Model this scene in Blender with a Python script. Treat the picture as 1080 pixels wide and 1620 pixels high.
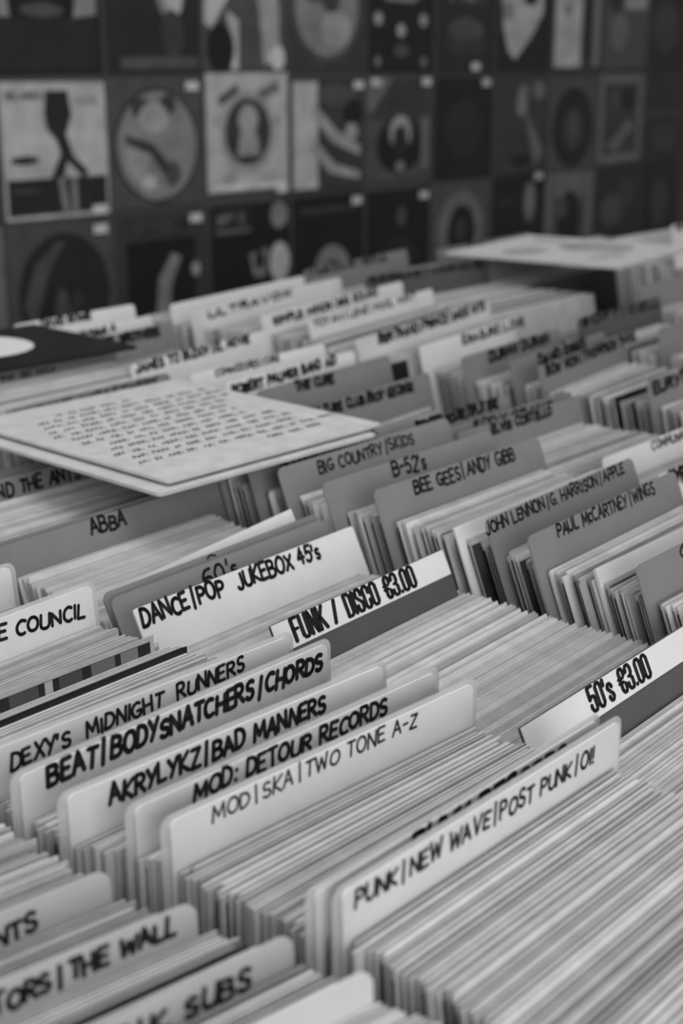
import bpy, math, random
from mathutils import Vector, Matrix, Euler

for o in list(bpy.data.objects): bpy.data.objects.remove(o)
scene = bpy.context.scene
COL = scene.collection
rnd = random.Random(45)

# ------------------------------------------------------------------ camera
CAM_H = 0.285
cam_data = bpy.data.cameras.new('camera')
cam = bpy.data.objects.new('camera', cam_data); COL.objects.link(cam)
cam_data.sensor_fit = 'VERTICAL'; cam_data.sensor_height = 36.0; cam_data.sensor_width = 24.0
cam_data.lens = 50.0
cam_data.clip_start = 0.02; cam_data.clip_end = 60
rx = Vector((0.65770068, -0.75327938, 0.0)); ry = Vector((0.22668324, 0.19792089, 0.9536467)); rz = Vector((-0.71836239, -0.62721408, 0.30092851))
m = Matrix((rx, ry, rz)).transposed().to_4x4(); m.translation = Vector((0, 0, CAM_H))
cam.matrix_world = m
cam_data.dof.use_dof = True
cam_data.dof.focus_distance = 0.775
cam_data.dof.aperture_fstop = 7.6
scene.camera = cam

# ------------------------------------------------------------------ light
world = bpy.data.worlds.new('shop_air'); scene.world = world; world.use_nodes = True
wb = world.node_tree.nodes['Background']; wb.inputs[0].default_value = (1, 1, 1, 1); wb.inputs[1].default_value = 0.20

def area_light(name, loc, target, sx, sy, power):
    d = bpy.data.lights.new(name, 'AREA'); d.shape = 'RECTANGLE'; d.size = sx; d.size_y = sy; d.energy = power
    o = bpy.data.objects.new(name, d); COL.objects.link(o); o.location = loc
    o.rotation_euler = (Vector(target) - Vector(loc)).to_track_quat('-Z', 'Y').to_euler()
    return o
area_light('ceiling_light', (0.3, 0.35, 1.75), (0.5, 0.5, 0), 1.4, 1.4, 15)
area_light('shop_window_daylight', (-0.9, -2.3, 0.85), (0.5, 0.6, -0.1), 2.4, 1.5, 40)
area_light('ceiling_light', (2.2, 1.2, 1.85), (2.6, 2.2, 0), 1.5, 1.0, 8)

scene.view_settings.view_transform = 'Standard'
scene.view_settings.look = 'None'
scene.view_settings.gamma = 1.0
scene.view_settings.use_curve_mapping = False
scene.view_settings.exposure = 0.38

# ------------------------------------------------------------------ materials (the photograph is black and white)
def grey_mat(name, v, rough=0.6, mottle=0.06, scale=30.0, bump=0.0, bump_scale=400.0, spec=0.4):
    mt = bpy.data.materials.new(name); mt.use_nodes = True
    nt = mt.node_tree; b = nt.nodes['Principled BSDF']
    b.inputs['Roughness'].default_value = rough
    b.inputs['Specular IOR Level'].default_value = spec
    tc = nt.nodes.new('ShaderNodeTexCoord')
    nz = nt.nodes.new('ShaderNodeTexNoise'); nz.inputs['Scale'].default_value = scale; nz.inputs['Detail'].default_value = 4
    nt.links.new(tc.outputs['Object'], nz.inputs['Vector'])
    mr = nt.nodes.new('ShaderNodeMapRange')
    mr.inputs['From Min'].default_value = 0.3; mr.inputs['From Max'].default_value = 0.7
    mr.inputs['To Min'].default_value = v * (1 - mottle); mr.inputs['To Max'].default_value = v * (1 + mottle)
    nt.links.new(nz.outputs['Fac'], mr.inputs['Value'])
    cc = nt.nodes.new('ShaderNodeCombineColor')
    for i in range(3): nt.links.new(mr.outputs['Result'], cc.inputs[i])
    nt.links.new(cc.outputs['Color'], b.inputs['Base Color'])
    if bump:
        n2 = nt.nodes.new('ShaderNodeTexNoise'); n2.inputs['Scale'].default_value = bump_scale; n2.inputs['Detail'].default_value = 3
        nt.links.new(tc.outputs['Object'], n2.inputs['Vector'])
        bp = nt.nodes.new('ShaderNodeBump'); bp.inputs['Strength'].default_value = bump; bp.inputs['Distance'].default_value = 0.001
        nt.links.new(n2.outputs['Fac'], bp.inputs['Height']); nt.links.new(bp.outputs['Normal'], b.inputs['Normal'])
    return mt

M = {}
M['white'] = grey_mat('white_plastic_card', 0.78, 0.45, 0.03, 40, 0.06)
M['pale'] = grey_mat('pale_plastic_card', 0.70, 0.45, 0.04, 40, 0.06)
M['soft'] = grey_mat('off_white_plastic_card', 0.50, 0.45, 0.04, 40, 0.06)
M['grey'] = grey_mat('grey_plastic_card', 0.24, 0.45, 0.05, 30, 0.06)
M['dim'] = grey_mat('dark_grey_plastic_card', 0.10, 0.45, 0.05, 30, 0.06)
M['dark'] = grey_mat('charcoal_card', 0.095, 0.5, 0.05, 30, 0.06)
M['ink'] = grey_mat('black_marker_ink', 0.012, 0.5, 0.2, 200)
M['fadedink'] = grey_mat('worn_marker_ink', 0.05, 0.6, 0.6, 90)
M['label'] = grey_mat('white_paper_label', 0.82, 0.6, 0.02, 80)
TONES = [0.30, 0.42, 0.52, 0.62, 0.72]
for i, v in enumerate(TONES): M['paper%d' % i] = grey_mat('record_sleeve_paper_tone', v, 0.55, 0.10, 60, 0.1)
M['paper5'] = grey_mat('dark_printed_sleeve', 0.05, 0.5, 0.5, 60, 0.1)
M['paper6'] = grey_mat('bright_white_paper', 0.85, 0.6, 0.03, 60, 0.05)
M['inner'] = grey_mat('inner_sleeve_paper', 0.52, 0.7, 0.2, 90)
M['vinyl'] = grey_mat('black_vinyl', 0.012, 0.3, 0.1, 30)
M['wood'] = grey_mat('stained_wood', 0.10, 0.55, 0.3, 12, 0.2, 60)
M['wall'] = grey_mat('painted_wall', 0.085, 0.8, 0.08, 3, 0.1, 80)
M['floor'] = grey_mat('floorboards', 0.09, 0.6, 0.2, 4, 0.2, 40)
for v in (0.012, 0.025, 0.05, 0.09, 0.14, 0.20, 0.30, 0.42, 0.58):
    M['p%g' % v] = grey_mat('cover_print_grey', v * 1.3 if v > .1 else v, 0.45, 0.22, 14)

def clear_film(name, alpha, v):
    mt = bpy.data.materials.new(name); mt.use_nodes = True
    nt = mt.node_tree; b = nt.nodes['Principled BSDF']
    b.inputs['Base Color'].default_value = (v, v, v, 1); b.inputs['Roughness'].default_value = 0.25
    nz = nt.nodes.new('ShaderNodeTexNoise'); nz.inputs['Scale'].default_value = 25
    mr = nt.nodes.new('ShaderNodeMapRange'); mr.inputs['To Min'].default_value = alpha - 0.1; mr.inputs['To Max'].default_value = alpha + 0.1
    nt.links.new(nz.outputs['Fac'], mr.inputs['Value']); nt.links.new(mr.outputs['Result'], b.inputs['Alpha'])
    return mt
M['film'] = clear_film('polythene_sleeve', 0.55, 0.72)

# ------------------------------------------------------------------ helpers
def tag(o, label=None, cat=None, group=None, kind=None):
    if label: o['label'] = label
    if cat: o['category'] = cat
    if group: o['group'] = group
    if kind: o['kind'] = kind
    return o

def link(name, mesh, parent=None, loc=None, rot=None):
    o = bpy.data.objects.new(name, mesh); COL.objects.link(o)
    if parent is not None: o.parent = parent
    if loc is not None: o.location = loc
    if rot is not None: o.rotation_euler = rot
    return o

class MB:
    """collects faces with a material key each"""
    def __init__(s): s.v = []; s.f = []; s.k = []
    def quadbox(s, x0, x1, y0, y1, z0, z1, key):
        b = len(s.v)
        s.v += [(x0, y0, z0), (x1, y0, z0), (x1, y1, z0), (x0, y1, z0), (x0, y0, z1), (x1, y0, z1), (x1, y1, z1), (x0, y1, z1)]
        for f in ((0, 3, 2, 1), (4, 5, 6, 7), (0, 1, 5, 4), (1, 2, 6, 5), (2, 3, 7, 6), (3, 0, 4, 7)):
            s.f.append(tuple(b + i for i in f)); s.k.append(key)
    def poly(s, pts, key):
        b = len(s.v); s.v += list(pts); s.f.append(tuple(range(b, b + len(pts)))); s.k.append(key)
    def prism(s, outline, y0, y1, key):
        """outline: list of (x, z), counter-clockwise seen from -y; extruded from y0 (front) to y1"""
        b = len(s.v); n = len(outline)
        s.v += [(x, y0, z) for x, z in outline] + [(x, y1, z) for x, z in outline]
        s.f.append(tuple(range(b, b + n))); s.k.append(key)
        s.f.append(tuple(range(b + 2 * n - 1, b + n - 1, -1))); s.k.append(key)
        for i in range(n):
            j = (i + 1) % n
            s.f.append((b + i, b + n + i, b + n + j, b + j)); s.k.append(key)
    def mesh(s, name):
        me = bpy.data.meshes.new(name); me.from_pydata(s.v, [], s.f)
        keys = []
        for k in s.k:
            if k not in keys: keys.append(k)
        for k in keys: me.materials.append(M[k])
        ix = {k: i for i, k in enumerate(keys)}
        me.polygons.foreach_set('material_index', [ix[k] for k in s.k])
        me.update()
        return me
    def build(s, name, parent=None, loc=None, rot=None): return link(name, s.mesh(name), parent, loc, rot)

def round_rect(x0, x1, z0, z1, r, n=5, bottom=True):
    pts = []
    corners = [(x1 - r, z1 - r, 0), (x0 + r, z1 - r, 90)]
    if bottom: corners += [(x0 + r, z0 + r, 180), (x1 - r, z0 + r, 270)]
    for cx, cz, a in corners:
        for i in range(n + 1):
            t = math.radians(a + 90 * i / n); pts.append((cx + r * math.cos(t), cz + r * math.sin(t)))
    if not bottom: pts += [(x0, z0), (x1, z0)]
    return pts

# ------------------------------------------------------------------ hand lettering: every glyph is a set of pen strokes
def arc(cx, cy, rx_, ry_, a0, a1, n=7):
    return [(cx + rx_ * math.cos(math.radians(a0 + (a1 - a0) * i / n)), cy + ry_ * math.sin(math.radians(a0 + (a1 - a0) * i / n))) for i in range(n + 1)]
G = {
 'A': (.72, [[(0, 0), (.34, 1), (.70, 0)], [(.12, .36), (.60, .36)]]),
 'B': (.64, [[(0, 0), (0, 1)], [(0, 1)] + arc(.28, .77, .27, .23, 90, -90) + [(0, .53)], [(0, .53)] + arc(.33, .265, .30, .265, 90, -90) + [(0, 0)]]),
 'C': (.64, [arc(.38, .5, .38, .5, 55, 305, 10)]),
 'D': (.66, [[(0, 0), (0, 1)], [(0, 1)] + arc(.18, .5, .46, .5, 90, -90, 9) + [(0, 0)]]),
 'E': (.56, [[(.52, 1), (0, 1), (0, 0), (.54, 0)], [(0, .52), (.44, .52)]]),
 'F': (.54, [[(.52, 1), (0, 1), (0, 0)], [(0, .52), (.42, .52)]]),
 'G': (.68, [arc(.38, .5, .38, .5, 55, 320, 10) + [(.66, .42), (.40, .42)]]),
 'H': (.66, [[(0, 0), (0, 1)], [(.62, 0), (.62, 1)], [(0, .5), (.62, .5)]]),
 'I': (.12, [[(.05, 0), (.05, 1)]]),
 'J': (.52, [[(.50, 1), (.50, .25)] + arc(.26, .25, .24, .25, 0, -165, 6)]),
 'K': (.62, [[(0, 0), (0, 1)], [(.56, 1), (.02, .45), (.60, 0)]]),
 'L': (.52, [[(0, 1), (0, 0), (.50, 0)]]),
 'M': (.86, [[(0, 0), (.08, 1), (.42, .25), (.76, 1), (.84, 0)]]),
 'N': (.68, [[(0, 0), (0, 1), (.64, 0), (.64, 1)]]),
 'O': (.74, [arc(.37, .5, .37, .5, 100, 465, 14)]),
 'P': (.60, [[(0, 0), (0, 1)], [(0, 1)] + arc(.28, .74, .29, .26, 90, -90) + [(0, .48)]]),
 'Q': (.76, [arc(.37, .5, .37, .5, 100, 465, 14), [(.42, .28), (.74, -.06)]]),
 'R': (.64, [[(0, 0), (0, 1)], [(0, 1)] + arc(.28, .75, .28, .25, 90, -90) + [(0, .5)], [(.20, .5), (.62, 0)]]),
 'S': (.58, [arc(.30, .75, .26, .25, 40, 250, 7) + arc(.28, .26, .27, .26, 80, -150, 8)]),
 'T': (.62, [[(0, 1), (.62, 1)], [(.31, 1), (.31, 0)]]),
 'U': (.66, [[(0, 1), (0, .32)] + arc(.32, .32, .32, .32, 180, 360, 8) + [(.64, 1)]]),
 'V': (.68, [[(0, 1), (.34, 0), (.68, 1)]]),
 'W': (.92, [[(0, 1), (.20, 0), (.46, .8), (.70, 0), (.92, 1)]]),
 'X': (.62, [[(0, 1), (.62, 0)], [(.60, 1), (0, 0)]]),
 'Y': (.62, [[(0, 1), (.30, .48)], [(.62, 1), (.16, 0)]]),
 'Z': (.60, [[(.02, 1), (.58, 1), (0, 0), (.60, 0)]]),
 '0': (.56, [arc(.28, .5, .28, .5, 90, 450, 14)]),
 '2': (.56, [arc(.27, .73, .26, .27, 165, -30, 7) + [(0, 0), (.56, 0)]]),
 '3': (.52, [arc(.24, .75, .25, .25, 150, -85, 7), arc(.24, .26, .28, .26, 88, -150, 8)]),
 '4': (.62, [[(.38, 1), (0, .36), (.60, .36)], [(.44, .72), (.40, 0)]]),
 '5': (.54, [[(.50, 1), (.08, 1), (.04, .56)] + arc(.24, .32, .29, .32, 115, -145, 9)]),
 '6': (.56, [[(.46, 1)] + arc(.30, .5, .30, .5, 115, 180, 4) + arc(.28, .28, .28, .28, 180, 500, 12)]),
 's': (.44, [arc(.22, .46, .17, .16, 40, 250, 6) + arc(.20, .16, .18, .16, 80, -150, 7)]),
 'c': (.42, [arc(.24, .32, .24, .32, 55, 305, 8)]),
 '/': (.24, [[(.08, -.14), (.16, 1.16)]]),
 '|': (.18, [[(.08, -.12), (.10, 1.2)]]),
 '-': (.40, [[(.02, .46), (.38, .48)]]),
 '.': (.12, [[(.04, 0), (.06, .02)]]),
 ':': (.14, [[(.05, .12), (.06, .15)], [(.06, .68), (.07, .71)]]),
 "'": (.12, [[(.07, 1.02), (.03, .74)]]),
 '!': (.14, [[(.07, 1), (.05, .32)], [(.04, .01), (.05, .03)]]),
 '^': (.4, [[(0, .6), (.2, 1), (.4, .6)]]),
 '\u20ac': (.62, [arc(.40, .5, .30, .5, 50, 310, 10), [(0, .60), (.46, .60)], [(0, .42), (.42, .42)]]),
 ' ': (.34, []),
}
# squarer, narrow glyph set for the two printed price strips
def sq(w, a=.0, b=1.0, r=.12):
    return [(r, b), (w - r, b), (w, b - r), (w, a + r), (w - r, a), (r, a), (0, a + r), (0, b - r), (r, b)]
GC = {
 'F': (.36, [[(.36, 1), (0, 1), (0, 0)], [(0, .52), (.30, .52)]]),
 'U': (.40, [[(0, 1), (0, .12), (.12, 0), (.28, 0), (.40, .12), (.40, 1)]]),
 'N': (.42, [[(0, 0), (0, 1)], [(.02, .95), (.40, .05)], [(.42, 0), (.42, 1)]]),
 'K': (.42, [[(0, 0), (0, 1)], [(.42, 1), (.06, .48)], [(.14, .56), (.44, 0)]]),
 '/': (.40, [[(0, 0), (.30, 1)]]),
 'D': (.40, [[(0, 0), (0, 1), (.26, 1), (.40, .86), (.40, .14), (.26, 0), (0, 0)]]),
 'I': (.02, [[(0, 0), (0, 1)]]),
 'S': (.38, [[(.38, .70), (.38, .88), (.28, 1), (.10, 1), (0, .88), (0, .68), (.38, .36), (.38, .12), (.28, 0), (.10, 0), (0, .12), (0, .30)]]),
 'C': (.38, [[(.38, .66), (.38, .88), (.27, 1), (.11, 1), (0, .88), (0, .12), (.11, 0), (.27, 0), (.38, .12), (.38, .36)]]),
 'O': (.40, [sq(.40)]), '0': (.38, [sq(.38)]),
 '3': (.38, [[(0, .74), (0, .88), (.10, 1), (.28, 1), (.38, .88), (.38, .64), (.26, .53), (.14, .53)], [(.26, .53), (.38, .42), (.38, .12), (.28, 0), (.10, 0), (0, .12), (0, .28)]]),
 '5': (.38, [[(.36, 1), (.02, 1), (0, .52)], [(0, .48), (.10, .60), (.28, .60), (.38, .50), (.38, .12), (.28, 0), (.10, 0), (0, .12), (0, .28)]]),
 's': (.30, [[(.30, .52), (.30, .60), (.20, .70), (.09, .70), (0, .60), (0, .50), (.30, .24), (.30, .10), (.20, 0), (.09, 0), (0, .10), (0, .20)]]),
 '\u20ac': (.46, [[(.46, .68), (.46, .88), (.36, 1), (.22, 1), (.12, .88), (.12, .12), (.22, 0), (.36, 0), (.46, .12), (.46, .34)], [(0, .60), (.34, .60)], [(0, .42), (.32, .42)]]),
 "'": (.03, [[(.02, 1), (0, .74)]]), '.': (.03, [[(.01, .01), (.02, .06)]]), ' ': (.22, []),
}

def pen_strokes(mb, strokes, wx, wy, y, key, caps=7):
    """flat pen ribbons in the x-z plane at depth y; wx, wy: half widths of the nib"""
    for st in strokes:
        for (xa, za), (xb, zb) in zip(st, st[1:]):
            dx, dz = xb - xa, zb - za; L = math.hypot(dx, dz)
            if L < 1e-7: continue
            nx, nz = -dz / L * wx, dx / L * wy
            mb.poly([(xa - nx, y, za - nz), (xb - nx, y, zb - nz), (xb + nx, y, zb + nz), (xa + nx, y, za + nz)], key)
        if caps:
            for (xa, za) in st:
                mb.poly([(xa + wx * math.cos(2 * math.pi * i / caps), y, za + wy * math.sin(2 * math.pi * i / caps)) for i in range(caps)], key)

def lettering(text, u0, v0, u1, v1, cap, weight, kind, y, name, parent):
    cond = kind == 'c'
    font = GC if cond else G
    gap = .21 if cond else .19
    adv = []; x = 0
    for i, ch in enumerate(text):
        ch = ch if ch in font else ch.upper()
        adv.append((ch, x))
        if ch == ' ' and not cond and any(c_ in '/|' for c_ in text[max(0, i - 1):i + 2]): x += .20
        else: x += font[ch][0] + gap
    total = x - gap
    length = math.hypot(u1 - u0, v1 - v0); sx = length / total; ang = math.atan2(v1 - v0, u1 - u0)
    ca, sa = math.cos(ang), math.sin(ang)
    mb = MB(); r2 = random.Random(text)
    half = weight * cap * (.5 if cond else .62)
    for i, (ch, ax) in enumerate(adv):
        j = 0 if cond else 1
        jy = r2.uniform(-.07, .07) * j; js = 1 + r2.uniform(-.10, .10) * j; jr = r2.uniform(-.09, .09) * j; jx = r2.uniform(-.04, .04) * j
        sts = []
        for st in font[ch][1]:
            q = []
            for px, py in st:
                if not cond: px += .07 * py; px += r2.uniform(-.012, .012); py += r2.uniform(-.012, .012)
                X = (ax + px + jx - jr * py) * sx; Z = (py * js + jy + jr * px) * cap
                q.append((u0 + X * ca - Z * sa, v0 + X * sa + Z * ca))
            sts.append(q)
        key = 'ink'
        if kind == 'hg' and i < len(adv) * .45: key = 'fadedink'
        pen_strokes(mb, sts, half * (1.25 if cond else 1), half * (.72 if cond else 1), y, key, 6 if cond else 7)
    return mb.build(name, parent)

# ------------------------------------------------------------------ the room
mb = MB(); mb.quadbox(-4, 9, -4, 4, -1.02, -0.98, 'floor')
tag(mb.build('floor'), 'dark shop floor under the record browser', 'floor', kind='structure')
mb = MB(); mb.quadbox(-3, 9, 2.83, 2.95, -0.98, 2.4, 'wall')
tag(mb.build('wall_back'), 'dark painted wall covered with rows of album sleeves', 'wall', kind='structure')

# ------------------------------------------------------------------ the browser that holds the rows of records
# column: (left, right, front, back, height of its tray board at the front and at the back)
TRAY = {'Z': (.090, .311, .10, .60, -.197, -.197), 'A': (.316, .527, .10, .84, -.2045, -.2045), 'B': (.529, .716, .05, .99, -.212, -.212),
        'C': (.718, .945, .12, 1.26, -.192, -.192), 'D': (.955, 1.195, .28, 1.45, -.236, -.204), 'E': (1.203, 1.424, .40, .985, -.215, -.215),
        'F': (1.427, 1.650, .50, .985, -.211, -.211), 'H': (1.68, 1.92, .55, .985, -.211, -.211), 'G': (1.18, 1.515, .92, 1.50, -.330, -.330),
        'K': (1.52, 1.825, 1.02, 1.55, -.347, -.347), 'P': (1.83, 2.145, 1.02, 1.55, -.347, -.347), 'Q': (2.15, 2.47, 1.00, 1.55, -.347, -.347)}
def base_z(col, y):
    t = TRAY[col]; k = min(1, max(0, (y - t[2]) / (t[3] - t[2])))
    return t[4] + (t[5] - t[4]) * k
browser = bpy.data.objects.new('record_browser', None); COL.objects.link(browser); browser.location = (1.2, .8, -.98)
tag(browser, 'dark wooden record browser whose trays hold the rows of records', 'display unit')
def bpart(name, x0, x1, y0, y1, z0, z1):
    q = MB(); q.quadbox(x0, x1, y0, y1, z0, z1, 'wood'); o = q.build(name); o.parent = browser
    o.location = (-1.2, -.8, .98); return o
for k, t in TRAY.items():
    q = MB(); a, b_, c_, d_, e, f = t
    q.v = [(a, c_, e - .012), (b_, c_, e - .012), (b_, d_, f - .012), (a, d_, f - .012), (a, c_, e), (b_, c_, e), (b_, d_, f), (a, d_, f)]
    q.f = [(0, 3, 2, 1), (4, 5, 6, 7), (0, 1, 5, 4), (1, 2, 6, 5), (2, 3, 7, 6), (3, 0, 4, 7)]; q.k = ['wood'] * 6
    o = q.build('tray_board'); o.parent = browser; o.location = (-1.2, -.8, .98)
bpart('bottom_board', .06, 2.50, .02, 1.58, -.39, -.365)
bpart('side_board', .06, .084, .02, 1.58, -.365, -.10)
bpart('side_board', 2.476, 2.50, .02, 1.58, -.365, -.10)
bpart('end_board', .084, 2.476, .02, .042, -.365, -.10)
bpart('end_board', .084, 2.476, 1.558, 1.58, -.365, -.10)
for x, y in ((.10, .06), (2.40, .06), (.10, 1.48), (2.40, 1.48)): bpart('leg', x, x + .06, y, y + .06, -.98, -.39)

# ------------------------------------------------------------------ album sleeves on the back wall
def art(layers, name, parent, s, y0=-.0025):
    q = MB(); y = y0
    for L in layers:
        y -= .0004; kind = L[0]; key = 'p%g' % L[1]; a = L[2:]
        if kind == 'r': q.poly([(a[0] * s, y, a[2] * s), (a[1] * s, y, a[2] * s), (a[1] * s, y, a[3] * s), (a[0] * s, y, a[3] * s)], key)
        elif kind == 'e':
            n = 28; q.poly([((a[0] + a[2] * math.cos(2 * math.pi * i / n)) * s, y, (a[1] + a[3] * math.sin(2 * math.pi * i / n)) * s) for i in range(n)], key)
        elif kind == 'g': q.poly([(px * s, y, pz * s) for px, pz in a[0]], key)
        elif kind == 'l': pen_strokes(q, [[(px * s, pz * s) for px, pz in a[0]]], a[1] * s, a[1] * s, y, key)
        elif kind == 't':
            x0, z0, x1, cap, text = a; adv = []; x = 0
            for ch in text: adv.append((ch, x)); x += G[ch][0] + .26
            sx = (x1 - x0) / (x - .26)
            for ch, ax in adv:
                pen_strokes(q, [[((x0 + (ax + px) * sx) * s, (z0 + py * cap) * s) for px, py in st] for st in G[ch][1]], cap * .10 * s, cap * .10 * s, y, key)
    return q.build(name, parent)
B_, D1, D2, D3, G1, G2, G3, W1, W2 = 0.012, 0.025, 0.05, 0.09, 0.14, 0.20, 0.30, 0.42, 0.58
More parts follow.
